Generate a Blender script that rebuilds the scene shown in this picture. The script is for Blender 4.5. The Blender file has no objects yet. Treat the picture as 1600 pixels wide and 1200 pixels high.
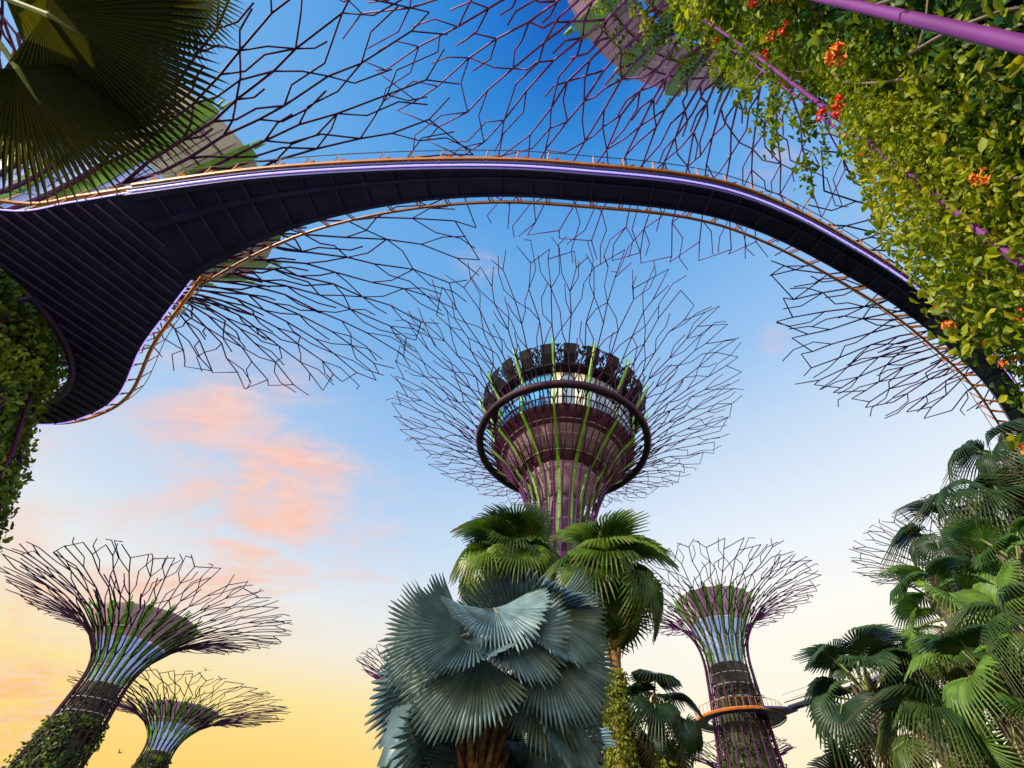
import bpy, math, random
import numpy as np
from mathutils import Vector, Matrix

rnd = random.Random(7)
PI = math.pi
S = bpy.context.scene
COL = S.collection

# ------------------------------------------------------------------ camera
CAM_Z = 1.6
PITCH = math.radians(50)
F_PX, CX, CY = 715.0, 895.0, 600.0
cam_d = bpy.data.cameras.new('camera')
cam = bpy.data.objects.new('camera', cam_d)
COL.objects.link(cam)
cam.location = (0, 0, CAM_Z)
cam.rotation_euler = (PI / 2 + PITCH, 0, 0)
cam_d.sensor_width = 36
cam_d.lens = F_PX / 1600 * 36
cam_d.shift_x = -(CX - 800) / 1600
cam_d.clip_start = 0.05
cam_d.clip_end = 20000
S.camera = cam


def ray(px, py):
    u, v = (px - CX) / F_PX, (CY - py) / F_PX
    c, s = math.cos(PITCH), math.sin(PITCH)
    return Vector((u, c - v * s, s + v * c))


def at(px, py, dist):
    return Vector((0, 0, CAM_Z)) + ray(px, py).normalized() * dist


def lin(r, g, b):
    f = lambda c: (c / 255 / 12.92) if c / 255 <= 0.04045 else ((c / 255 + 0.055) / 1.055) ** 2.4
    return (f(r), f(g), f(b), 1.0)


# ------------------------------------------------------------------ world, sun, exposure
SUN_AZ, SUN_EL = math.radians(-122), math.radians(26)      # azimuth clockwise from +Y
W = bpy.data.worlds.new('World')
S.world = W
W.use_nodes = True
nt = W.node_tree
nt.nodes.clear()
N = nt.nodes.new
L = nt.links.new


def wmath(op, a, b=None, clamp=False):
    n = N('ShaderNodeMath'); n.operation = op; n.use_clamp = clamp
    for i, x in enumerate((a, b)):
        if x is None: continue
        if isinstance(x, (int, float)): n.inputs[i].default_value = x
        else: L(x, n.inputs[i])
    return n.outputs[0]


def wramp(fac, stops):
    n = N('ShaderNodeValToRGB'); cr = n.color_ramp
    while len(cr.elements) < len(stops): cr.elements.new(0.5)
    for e, (p, c) in zip(cr.elements, stops):
        e.position = p; e.color = c
    L(fac, n.inputs[0])
    return n.outputs[0]


def wmap(x, a, b, c=0.0, d=1.0, smooth=True):
    n = N('ShaderNodeMapRange'); n.interpolation_type = 'SMOOTHSTEP' if smooth else 'LINEAR'
    L(x, n.inputs[0])
    for i, q in enumerate((a, b, c, d)): n.inputs[i + 1].default_value = q
    return n.outputs[0]


def wmix(fac, a, b):
    n = N('ShaderNodeMix'); n.data_type = 'RGBA'
    if isinstance(fac, (int, float)): n.inputs[0].default_value = fac
    else: L(fac, n.inputs[0])
    for i, q in ((6, a), (7, b)):
        if isinstance(q, tuple): n.inputs[i].default_value = q
        else: L(q, n.inputs[i])
    return n.outputs[2]


tc = N('ShaderNodeTexCoord')
nrm = N('ShaderNodeVectorMath'); nrm.operation = 'NORMALIZE'
L(tc.outputs['Generated'], nrm.inputs[0])
DIR = nrm.outputs[0]
sep = N('ShaderNodeSeparateXYZ'); L(DIR, sep.inputs[0])
el = wmath('DIVIDE', wmath('ARCSINE', sep.outputs[2]), PI / 2)
e = lambda deg: deg / 90.0
left = wramp(el, [(e(0), lin(255, 190, 95)), (e(9), lin(255, 214, 112)), (e(13.5), lin(255, 229, 152)), (e(18), lin(247, 239, 222)), (e(22), lin(232, 237, 240)),
                  (e(27), lin(204, 224, 245)), (e(38), lin(162, 201, 242)), (e(50), lin(120, 179, 236)), (e(62), lin(104, 171, 232)),
                  (e(70), lin(82, 158, 228)), (e(78), lin(40, 132, 215)), (e(84), lin(22, 110, 203)), (e(89), lin(14, 88, 182))])
right = wramp(el, [(e(0), lin(255, 222, 160)), (e(9), lin(255, 240, 196)), (e(15), lin(255, 249, 226)), (e(22), lin(255, 252, 244)),
                   (e(28), lin(240, 246, 252)), (e(38), lin(207, 226, 248)), (e(50), lin(156, 199, 243)), (e(62), lin(118, 178, 237)),
                   (e(70), lin(96, 165, 232)), (e(78), lin(58, 142, 219)), (e(84), lin(30, 116, 205)), (e(89), lin(16, 92, 186))])
base = wmix(wmap(sep.outputs[0], -0.45, 0.35), left, right)

# clouds: wisps on a plane overhead, gathered in a few banks
den = wmath('ADD', sep.outputs[2], 0.12)
cmb = N('ShaderNodeCombineXYZ')
L(wmath('DIVIDE', sep.outputs[0], den), cmb.inputs[0]); L(wmath('DIVIDE', sep.outputs[1], den), cmb.inputs[1])
mp = N('ShaderNodeMapping'); L(cmb.outputs[0], mp.inputs[0])
mp.inputs['Rotation'].default_value = (0, 0, math.radians(25)); mp.inputs['Scale'].default_value = (1.0, 1.9, 1)
noi = N('ShaderNodeTexNoise'); L(mp.outputs[0], noi.inputs['Vector'])
noi.inputs['Scale'].default_value = 1.7; noi.inputs['Detail'].default_value = 10; noi.inputs['Roughness'].default_value = 0.57
noi.inputs['Distortion'].default_value = 0.6
noi2 = N('ShaderNodeTexNoise'); L(mp.outputs[0], noi2.inputs['Vector'])
noi2.inputs['Scale'].default_value = 6.5; noi2.inputs['Detail'].default_value = 8; noi2.inputs['Roughness'].default_value = 0.6; noi2.inputs['Distortion'].default_value = 1.2
cl_n = wmath('ADD', noi.outputs[0], wmath('MULTIPLY', wmath('SUBTRACT', noi2.outputs[0], 0.5), 0.38))
mask = None
for px, py, rad, st in [(430, 795, .29, 1.45), (320, 650, .17, 1.0), (90, 770, .20, .6), (20, 965, .20, .6), (30, 1105, .11, .8),
                        (560, 850, .15, 1.0), (745, 405, .075, .8), (1210, 530, .05, .8), (1200, 265, .09, .6), (470, 610, .12, .7),
                        (250, 860, .20, .9), (120, 640, .10, .4)]:
    d = N('ShaderNodeVectorMath'); d.operation = 'DISTANCE'
    L(DIR, d.inputs[0]); d.inputs[1].default_value = ray(px, py).normalized()
    m = wmath('MULTIPLY', wmap(d.outputs['Value'], rad, rad * 0.15), st)
    mask = m if mask is None else wmath('MAXIMUM', mask, m)
cl = wmap(wmath('ADD', cl_n, wmath('MULTIPLY', mask, 0.09)), 0.42, 0.80)
cfac = wmath('MULTIPLY', wmath('MULTIPLY', cl, mask), 0.95, True)
ccol = wramp(el, [(e(5), lin(250, 160, 90)), (e(16), lin(255, 180, 115)), (e(24), lin(255, 200, 165)), (e(33), lin(255, 196, 174)),
                  (e(42), lin(240, 194, 196)), (e(52), lin(216, 190, 216)), (e(66), lin(160, 176, 228))])
ccol2 = wmix(wmap(noi2.outputs[0], 0.34, 0.66), ccol, lin(248, 210, 200))
sky_final = wmix(cfac, base, ccol2)
sky = N('ShaderNodeTexSky'); sky.sky_type = 'NISHITA'; sky.sun_disc = False
sky.sun_elevation = SUN_EL; sky.sun_rotation = SUN_AZ
bg1 = N('ShaderNodeBackground'); bg1.inputs[1].default_value = 0.76
L(wmath('MULTIPLY', wmap(wmath('MULTIPLY', sep.outputs[1], -1.0), 0.02, 0.75, 1.0, 3.2), 0.76), bg1.inputs[1]); L(sky_final, bg1.inputs[0])  # sky out of view behind the camera brightened as added fill
bg2 = N('ShaderNodeBackground'); bg2.inputs[1].default_value = 0.006; L(sky.outputs[0], bg2.inputs[0])
ads = N('ShaderNodeAddShader'); L(bg1.outputs[0], ads.inputs[0]); L(bg2.outputs[0], ads.inputs[1])
wo = N('ShaderNodeOutputWorld'); L(ads.outputs[0], wo.inputs[0])

sun_d = bpy.data.lights.new('sun', 'SUN'); sun_d.energy = 4.2; sun_d.angle = math.radians(0.6); sun_d.color = (1, 0.90, 0.72)  # added left behind the camera to light the fronts; sunset glow lies ahead
sun = bpy.data.objects.new('sun', sun_d); COL.objects.link(sun)
sdir = Vector((math.sin(SUN_AZ) * math.cos(SUN_EL), math.cos(SUN_AZ) * math.cos(SUN_EL), math.sin(SUN_EL)))
sun.rotation_euler = sdir.to_track_quat('Z', 'Y').to_euler(); sun.location = sdir * 200
S.view_settings.view_transform = 'Standard'; S.view_settings.look = 'None'; S.view_settings.gamma = 1
S.view_settings.exposure = 0.36
S.render.engine = 'CYCLES'
S.cycles.max_bounces = 6; S.cycles.transparent_max_bounces = 8


# ------------------------------------------------------------------ materials
def mat(name, c, rough=0.6, metal=0.0, var=0.0, scale=3.0, bump=0.0, emit=None, estr=1.0, c2=None, spec=0.5, stretch=None):
    m = bpy.data.materials.new(name); m.use_nodes = True
    t = m.node_tree; b = t.nodes['Principled BSDF']
    b.inputs['Roughness'].default_value = rough; b.inputs['Metallic'].default_value = metal
    b.inputs['Specular IOR Level'].default_value = spec
    c = tuple(c[:3]) + (1,)
    if var or c2 or bump:
        tcn = t.nodes.new('ShaderNodeTexCoord'); n = t.nodes.new('ShaderNodeTexNoise')
        n.inputs['Scale'].default_value = scale; n.inputs['Detail'].default_value = 6
        if stretch:
            mpn = t.nodes.new('ShaderNodeMapping'); mpn.inputs['Scale'].default_value = stretch
            t.links.new(tcn.outputs['Object'], mpn.inputs[0]); t.links.new(mpn.outputs[0], n.inputs['Vector'])
        else:
            t.links.new(tcn.outputs['Object'], n.inputs['Vector'])
        r = t.nodes.new('ShaderNodeValToRGB'); t.links.new(n.outputs[0], r.inputs[0])
        lo = tuple(x * (1 - var) for x in c[:3]) + (1,)
        hi = tuple(c2[:3]) + (1,) if c2 else tuple(min(1, x * (1 + var)) for x in c[:3]) + (1,)
        r.color_ramp.elements[0].position = .3; r.color_ramp.elements[0].color = lo
        r.color_ramp.elements[1].position = .7; r.color_ramp.elements[1].color = hi
        t.links.new(r.outputs[0], b.inputs['Base Color'])
        if bump:
            bn = t.nodes.new('ShaderNodeBump'); bn.inputs['Strength'].default_value = bump
            t.links.new(n.outputs[0], bn.inputs['Height']); t.links.new(bn.outputs[0], b.inputs['Normal'])
    else:
        b.inputs['Base Color'].default_value = c
    if emit:
        b.inputs['Emission Color'].default_value = tuple(emit[:3]) + (1,); b.inputs['Emission Strength'].default_value = estr
    return m


def leafmat(name, stops, trans=0.35, rough=0.45, by='island', tint=(1, 1, 1), streak=0.0):
    m = bpy.data.materials.new(name); m.use_nodes = True
    t = m.node_tree; b = t.nodes['Principled BSDF']; out = t.nodes['Material Output']
    b.inputs['Roughness'].default_value = rough; b.inputs['Specular IOR Level'].default_value = 0.4
    r = t.nodes.new('ShaderNodeValToRGB')
    while len(r.color_ramp.elements) < len(stops): r.color_ramp.elements.new(.5)
    for e_, (p, c) in zip(r.color_ramp.elements, stops):
        e_.position = p; e_.color = tuple(c) + (1,)
    gi = t.nodes.new('ShaderNodeNewGeometry')
    src = gi.outputs['Random Per Island']
    if by == 'mixed':
        oi = t.nodes.new('ShaderNodeObjectInfo')
        mm = t.nodes.new('ShaderNodeMath'); mm.operation = 'MULTIPLY_ADD'; mm.inputs[1].default_value = .3
        m2 = t.nodes.new('ShaderNodeMath'); m2.operation = 'MULTIPLY'; m2.inputs[1].default_value = .7
        t.links.new(oi.outputs['Random'], m2.inputs[0])
        t.links.new(src, mm.inputs[0]); t.links.new(m2.outputs[0], mm.inputs[2]); src = mm.outputs[0]
    elif by == 'clump':
        tcn = t.nodes.new('ShaderNodeTexCoord'); n = t.nodes.new('ShaderNodeTexNoise'); n.inputs['Scale'].default_value = .55
        n.inputs['Detail'].default_value = 3
        t.links.new(tcn.outputs['Object'], n.inputs['Vector'])
        mm = t.nodes.new('ShaderNodeMath'); mm.operation = 'MULTIPLY_ADD'; mm.inputs[1].default_value = .45
        m2 = t.nodes.new('ShaderNodeMapRange'); m2.inputs[1].default_value = .35; m2.inputs[2].default_value = .65; m2.inputs[4].default_value = .55
        t.links.new(n.outputs[0], m2.inputs[0])
        t.links.new(src, mm.inputs[0]); t.links.new(m2.outputs[0], mm.inputs[2]); src = mm.outputs[0]
    t.links.new(src, r.inputs[0]); t.links.new(r.outputs[0], b.inputs['Base Color'])
    tr = t.nodes.new('ShaderNodeBsdfTranslucent')
    tm = t.nodes.new('ShaderNodeMix'); tm.data_type = 'RGBA'; tm.blend_type = 'MULTIPLY'; tm.inputs[0].default_value = 1
    t.links.new(r.outputs[0], tm.inputs[6]); tm.inputs[7].default_value = tuple(tint) + (1,)
    t.links.new(tm.outputs[2], tr.inputs['Color'])
    mx = t.nodes.new('ShaderNodeMixShader'); mx.inputs[0].default_value = trans
    t.links.new(b.outputs[0], mx.inputs[1]); t.links.new(tr.outputs[0], mx.inputs[2]); t.links.new(mx.outputs[0], out.inputs[0])
    return m


M = dict(
    rib_dark=mat('steel_dark_purple', (.036, .009, .042), .7, .0, .35, .6, spec=.15),
    rib_purple=mat('steel_purple', (.075, .012, .075), .65, .0, .35, .6, spec=.15),
    rib_uplit=mat('steel_violet_uplit', (.17, .034, .21), .6, .0, .30, 1.5, spec=.25),  # violet LED uplight on the purple steel is put into this colour
    trunk_dark=mat('trunk_dark', (.055, .032, .030), .9, 0, .6, 1.2, .3, c2=(.05, .07, .02)),
    trunk_near=mat('trunk_soil', (.022, .026, .012), .95, 0, .6, 1.0, .4),
    concrete=mat('concrete', (.27, .175, .215), .8, 0, .25, .5, .1, stretch=(1, 1, .3)),
    mauve=mat('mauve_panel', (.62, .42, .58), .6, 0, .12, .4),
    mauve_pink=mat('mauve_pink_panel', (.60, .36, .55), .55, 0, .12, .25),
    beige=mat('beige_panel', (.66, .60, .52), .6, 0, .12, .3),
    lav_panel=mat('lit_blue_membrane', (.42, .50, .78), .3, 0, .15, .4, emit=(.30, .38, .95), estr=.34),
    plum=mat('plum_cladding', (.14, .045, .105), .6, 0, .3, .8),
    led_glow=mat('fascia_led_glow', (.035, .026, .20), .5, 0, .2, 2.0),  # deep blue glow of the LED line, painted into the fascia
    plum_dark=mat('dark_plum_steel', (.045, .016, .040), .6, 0, .3, .8, spec=.2),
    strip=mat('green_planter', (.13, .34, .03), .6, 0, .5, 2.0),
    strip_lime=mat('lime_paint', (.15, .36, .02), .5, 0, .3, 1.0),
    band=mat('pale_band', (.62, .58, .56), .5, 0, .1),
    dark_roof=mat('dark_roof', (.010, .011, .013), .8, 0, .3, 1.0, spec=.15),
    deck=mat('deck_led_tint', (.044, .030, .16), .5, .0, .35, .8),  # purple LED light on the underside is mixed into the base colour
    deck_panel=mat('deck_panel', (.24, .27, .46), .5, .0, .4, .9),
    beam=mat('beam_led_tint', (.12, .05, .22), .5, .0, .3, 1.0),  # lighter violet: LED light on the beams is part of this colour
    orange=mat('orange_paint', (.62, .19, .008), .5, 0, .25, 2.0),
    orange_dk=mat('brown_orange_paint', (.36, .11, .015), .5, 0, .25, 2.0),
    cable=mat('steel_cable', (.10, .09, .09), .4, .6),
    led=mat('led_strip', (.5, .45, .9), .4, emit=lin(176, 150, 255), estr=.95),
    glass=mat('window_glass', (.07, .25, .50), .06, 0, .25, .15),
    glass_lit=mat('lit_window', (.4, .4, .36), .1, emit=(1.0, .86, .52), estr=.45),
    glass_grey=mat('grey_glass', (.22, .28, .33), .08),
    glass_pale=mat('pale_glass', (.36, .46, .55), .08),
    wood=mat('palm_trunk', (.20, .105, .045), .9, 0, .55, 5, .6, stretch=(1, 1, 3)),
    wood_grey=mat('palm_trunk_grey', (.13, .10, .075), .9, 0, .5, 5, .6, stretch=(1, 1, 3)),
    vine=mat('woody_vine', (.20, .15, .13), .9, 0, .4, 6),
    stalk=mat('palm_stalk', (.20, .25, .07), .5, 0, .3, 3),
    stalk_silver=mat('palm_stalk_silver', (.30, .24, .14), .5, 0, .3, 3),
    red=mat('red_petals', (.90, .06, .008), .5, 0, .2, 20),
    orange_petal=mat('orange_petals', (.95, .22, .01), .5, 0, .3, 20),
    bird=mat('bird_dark', (.03, .03, .035), .8),
    grass=mat('grass_ground', (.05, .075, .022), .95, 0, .4, .2, c2=(.08, .10, .03)),
    stone=mat('paving', (.26, .24, .21), .85, 0, .25, .8, .1),
)
def fan_wear(m, amount=.45, brown=(.16, .10, .035), reach=1.0):
    """uneven colour along a leaf and browned tips on some of its segments"""
    t = m.node_tree; b = t.nodes['Principled BSDF']; src = b.inputs['Base Color'].links[0].from_socket
    tcn = t.nodes.new('ShaderNodeTexCoord'); n = t.nodes.new('ShaderNodeTexNoise'); n.inputs['Scale'].default_value = 3.2; n.inputs['Detail'].default_value = 5
    t.links.new(tcn.outputs['Object'], n.inputs['Vector'])
    mr = t.nodes.new('ShaderNodeMapRange'); mr.inputs[1].default_value = .3; mr.inputs[2].default_value = .7; mr.inputs[3].default_value = 1 - amount; mr.inputs[4].default_value = 1 + amount
    t.links.new(n.outputs[0], mr.inputs[0])
    mm = t.nodes.new('ShaderNodeVectorMath'); mm.operation = 'SCALE'; t.links.new(src, mm.inputs[0]); t.links.new(mr.outputs[0], mm.inputs['Scale'])
    ln = t.nodes.new('ShaderNodeVectorMath'); ln.operation = 'LENGTH'; t.links.new(tcn.outputs['Object'], ln.inputs[0])
    g_ = t.nodes.new('ShaderNodeNewGeometry'); ad = t.nodes.new('ShaderNodeMath'); ad.operation = 'MULTIPLY_ADD'; ad.inputs[1].default_value = .35 * reach
    t.links.new(g_.outputs['Random Per Island'], ad.inputs[0]); t.links.new(ln.outputs['Value'], ad.inputs[2])
    m2 = t.nodes.new('ShaderNodeMapRange'); m2.inputs[1].default_value = reach * 1.16; m2.inputs[2].default_value = reach * 1.36; m2.inputs[4].default_value = .5
    t.links.new(ad.outputs[0], m2.inputs[0])
    mx = t.nodes.new('ShaderNodeMix'); mx.data_type = 'RGBA'; t.links.new(m2.outputs[0], mx.inputs[0]); t.links.new(mm.outputs[0], mx.inputs[6]); mx.inputs[7].default_value = tuple(brown) + (1,)
    t.links.new(mx.outputs[2], b.inputs['Base Color'])


LF = dict(
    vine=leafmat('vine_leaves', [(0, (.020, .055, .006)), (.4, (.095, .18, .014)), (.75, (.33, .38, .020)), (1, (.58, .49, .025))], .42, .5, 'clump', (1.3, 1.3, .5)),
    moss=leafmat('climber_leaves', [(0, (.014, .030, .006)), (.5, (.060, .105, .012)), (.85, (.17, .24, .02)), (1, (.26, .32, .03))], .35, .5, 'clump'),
    moss_lifted=leafmat('climber_leaves_lifted', [(0, (.03, .06, .008)), (.5, (.12, .20, .018)), (.85, (.30, .38, .03)), (1, (.42, .46, .04))], .42, .5, 'clump'),  # climber leaves brightened in colour to make up for the trunk's shade
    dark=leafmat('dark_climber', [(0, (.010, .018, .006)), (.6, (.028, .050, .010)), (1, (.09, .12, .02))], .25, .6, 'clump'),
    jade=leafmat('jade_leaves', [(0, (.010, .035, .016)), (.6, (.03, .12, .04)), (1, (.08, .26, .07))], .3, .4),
    gold=leafmat('gold_climber', [(0, (.06, .085, .008)), (.5, (.20, .24, .015)), (1, (.38, .38, .03))], .35, .5, 'clump'),
    silver=leafmat('silver_fan', [(0, (.050, .095, .115)), (.5, (.115, .195, .22)), (1, (.29, .39, .39))], .12, .38, 'mixed'),
    green=leafmat('green_fan', [(0, (.034, .076, .010)), (.5, (.085, .155, .018)), (1, (.19, .28, .03))], .35, .38, 'mixed', (1.5, 1.5, .5)),
    bright=leafmat('bright_fan', [(0, (.020, .060, .014)), (.5, (.075, .165, .030)), (1, (.20, .34, .06))], .35, .38, 'mixed', (1.4, 1.4, .5)),
    deep=leafmat('deep_fan', [(0, (.014, .034, .016)), (.5, (.032, .070, .024)), (1, (.07, .14, .035))], .2, .4, 'mixed'),
    olive=leafmat('olive_fan', [(0, (.018, .024, .008)), (.5, (.034, .042, .010)), (1, (.062, .070, .012))], .4, .4, 'mixed', (2.6, 2.0, .35)),
)


LF['mid'] = leafmat('mid_fan', [(0, (.022, .050, .014)), (.5, (.055, .105, .022)), (1, (.14, .20, .035))], .3, .4, 'mixed')
LF['dead'] = leafmat('dead_fan', [(0, (.10, .065, .03)), (.5, (.20, .14, .07)), (1, (.33, .26, .16))], .2, .7, 'mixed')
for k_, r_ in (('silver', 1.45), ('green', 1.15), ('bright', .75), ('deep', .95), ('mid', .75)): fan_wear(LF[k_], .35 if k_ == 'silver' else .5, reach=r_)


# ------------------------------------------------------------------ mesh helpers
def link(o, parent=None):
    COL.objects.link(o)
    if parent: o.parent = parent
    return o


def thing(name, label, cat, loc=(0, 0, 0), group=None):
    o = bpy.data.objects.new(name, None); o.location = loc; o.empty_display_size = .5
    COL.objects.link(o); tag(o, label, cat, group)
    return o


def tag(o, label=None, cat=None, group=None, kind=None):
    if label: o['label'] = label
    if cat: o['category'] = cat
    if group: o['group'] = group
    if kind: o['kind'] = kind
    return o


def np_mesh(name, V, F, material, smooth=False):
    """V (n,3); F list of (m,k) int arrays."""
    me = bpy.data.meshes.new(name)
    V = np.asarray(V, dtype=np.float32)
    me.vertices.add(len(V)); me.vertices.foreach_set('co', V.ravel())
    loops = np.concatenate([f.ravel() for f in F]).astype(np.int32)
    tot = np.concatenate([np.full(len(f), f.shape[1]) for f in F]).astype(np.int32)
    start = np.concatenate([[0], np.cumsum(tot)[:-1]]).astype(np.int32)
    me.loops.add(len(loops)); me.loops.foreach_set('vertex_index', loops)
    me.polygons.add(len(tot)); me.polygons.foreach_set('loop_start', start); me.polygons.foreach_set('loop_total', tot)
    if smooth: me.polygons.foreach_set('use_smooth', np.ones(len(tot), dtype=bool))
    for m in (material if isinstance(material, (list, tuple)) else [material]): me.materials.append(m)
    me.update(); me.validate()
    return me


class MB:
    def __init__(s): s.v = []; s.f = []; s.mi = []; s.cur = 0

    def add(s, vs, fs):
        o = len(s.v); s.v.extend(tuple(v) for v in vs)
        for f in fs: s.f.append(tuple(i + o for i in f)); s.mi.append(s.cur)

    def tube(s, pts, rad, sides=5, cap=True):
        pts = [Vector(p) for p in pts]; n = len(pts)
        if not hasattr(rad, '__len__'): rad = [rad] * n
        vs = []
        t0 = (pts[1] - pts[0]).normalized()
        ref = Vector((0, 0, 1)) if abs(t0.z) < .9 else Vector((1, 0, 0))
        x = t0.cross(ref).normalized()
        for i, p in enumerate(pts):
            if i == 0: t = t0
            elif i == n - 1: t = (pts[i] - pts[i - 1])
            else: t = (pts[i + 1] - pts[i]).normalized() + (pts[i] - pts[i - 1]).normalized()
            if t.length < 1e-6: t = t0
            t = t.normalized()
            x = x - t * x.dot(t)
            if x.length < 1e-4: x = t.orthogonal()
            x.normalize(); y = t.cross(x)
            for k in range(sides):
                a = 2 * PI * k / sides
                vs.append(p + (x * math.cos(a) + y * math.sin(a)) * rad[i])
        fs = []
        for i in range(n - 1):
            for k in range(sides):
                k2 = (k + 1) % sides
                fs.append((i * sides + k, i * sides + k2, (i + 1) * sides + k2, (i + 1) * sides + k))
        if cap:
            fs.append(tuple(range(sides - 1, -1, -1))); fs.append(tuple((n - 1) * sides + k for k in range(sides)))
        s.add(vs, fs)

    def ring(s, r, z, rad, n=48, sides=5, c=(0, 0), a0=0, a1=2 * PI):
        full = abs(a1 - a0 - 2 * PI) < 1e-6
        pts = [(c[0] + r * math.cos(a0 + (a1 - a0) * i / n), c[1] + r * math.sin(a0 + (a1 - a0) * i / n), z) for i in range(n + 1)]
        s.tube(pts, rad, sides, not full)

    def lathe(s, prof, n=40, a0=0, a1=2 * PI, c=(0, 0)):
        m = len(prof); full = abs(a1 - a0 - 2 * PI) < 1e-6
        cnt = n if full else n + 1
        vs = [(c[0] + r * math.cos(a0 + (a1 - a0) * i / n), c[1] + r * math.sin(a0 + (a1 - a0) * i / n), z) for i in range(cnt) for r, z in prof]
        fs = []
        for i in range(n):
            j = (i + 1) % cnt
            for k in range(m - 1):
                fs.append((i * m + k, j * m + k, j * m + k + 1, i * m + k + 1))
        s.add(vs, fs)

    def box(s, c, sx, sy, sz, rot=None):
        c = Vector(c); vs = []
        for x in (-.5, .5):
            for y in (-.5, .5):
                for z in (-.5, .5):
                    p = Vector((x * sx, y * sy, z * sz))
                    if rot: p = rot @ p
                    vs.append(c + p)
        s.add(vs, [(0, 1, 3, 2), (4, 6, 7, 5), (0, 4, 5, 1), (2, 3, 7, 6), (0, 2, 6, 4), (1, 5, 7, 3)])

    def mesh(s, name, material, smooth=False):
        me = bpy.data.meshes.new(name)
        me.from_pydata([tuple(v) for v in s.v], [], s.f)
        for m in (material if isinstance(material, (list, tuple)) else [material]): me.materials.append(m)
        if any(s.mi): me.polygons.foreach_set('material_index', s.mi)
        if smooth: me.polygons.foreach_set('use_smooth', [True] * len(s.f))
        me.update()
        return me

    def build(s, name, material, parent=None, smooth=False):
        return link(bpy.data.objects.new(name, s.mesh(name, material, smooth)), parent)


def leaf_mesh(name, P, Nrm, size, material, seed=0, spread=.9, asp=.55, hang=.0):
    """many folded leaves; P (n,3) positions, Nrm (n,3) outward directions."""
    g = np.random.default_rng(seed); n = len(P)
    P = np.asarray(P, float); Nrm = np.asarray(Nrm, float)
    nn = Nrm + g.normal(0, spread, (n, 3)); nn /= np.linalg.norm(nn, axis=1, keepdims=True) + 1e-9
    d = g.normal(0, 1, (n, 3)); d[:, 2] -= hang
    d -= nn * (d * nn).sum(1, keepdims=True); d /= np.linalg.norm(d, axis=1, keepdims=True) + 1e-9
    s = np.cross(nn, d)
    L_ = (size * g.uniform(.55, 1.35, n))[:, None]; w = L_ * asp * .5
    up = nn * L_ * .10
    tip = P + d * L_ - nn * L_ * g.uniform(0, .25, n)[:, None]
    V = np.stack([P, P + d * L_ * .32 + s * w + up, P + d * L_ * .68 + s * w * .8 + up, tip,
                  P + d * L_ * .68 - s * w * .8 + up, P + d * L_ * .32 - s * w + up], 1).reshape(-1, 3)
    b = np.arange(n)[:, None] * 6
    F = np.concatenate([b + np.array([[0, 1, 2, 3]]), b + np.array([[0, 3, 4, 5]])])
    return np_mesh(name, V, [F], material)


def vnoise(P, scale, seed):
    """cheap smooth value noise from summed sines, about -1..1"""
    g = np.random.default_rng(seed); out = np.zeros(len(P))
    for k in range(7):
        w = g.normal(0, 1, 3) * scale * (1 + .45 * k); out += np.sin(P @ w + g.uniform(0, 6.28)) / (1 + .35 * k)
    return out / 2.6


# ------------------------------------------------------------------ supertrees
class Profile:
    """surface of revolution carrying the steel ribs: base flare, waist, trumpet canopy."""
    def __init__(s, H, R, rw, zw, rb, kr=.05, kz=.68, cap=99):
        s.H, s.R, s.rw, s.zw, s.rb, s.cap = H, R, rw, zw, rb, cap
        s.p1 = (rw + kr * (R - rw), zw + kz * (H - zw))

    def up(s, t):
        a, b, c = (1 - t) ** 2, 2 * t * (1 - t), t * t
        return (a * s.rw + b * s.p1[0] + c * s.R, a * s.zw + b * s.p1[1] + c * s.H)

    def low(s, z):
        q = max(0, min(1, z / s.zw)); k = (1 - q)
        r = s.rw + (s.rb - s.rw) * (k ** 1.25)
        return r if r < s.cap - .8 else s.cap - .8 * math.exp(-(r - s.cap + .8) / .8)

    def xyz(s, th, t):
        r, z = s.up(t)
        return Vector((r * math.cos(th), r * math.sin(th), z))

    def xyz_low(s, th, z, off=0):
        r = s.low(z) + off
        return Vector((r * math.cos(th), r * math.sin(th), z))


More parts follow.
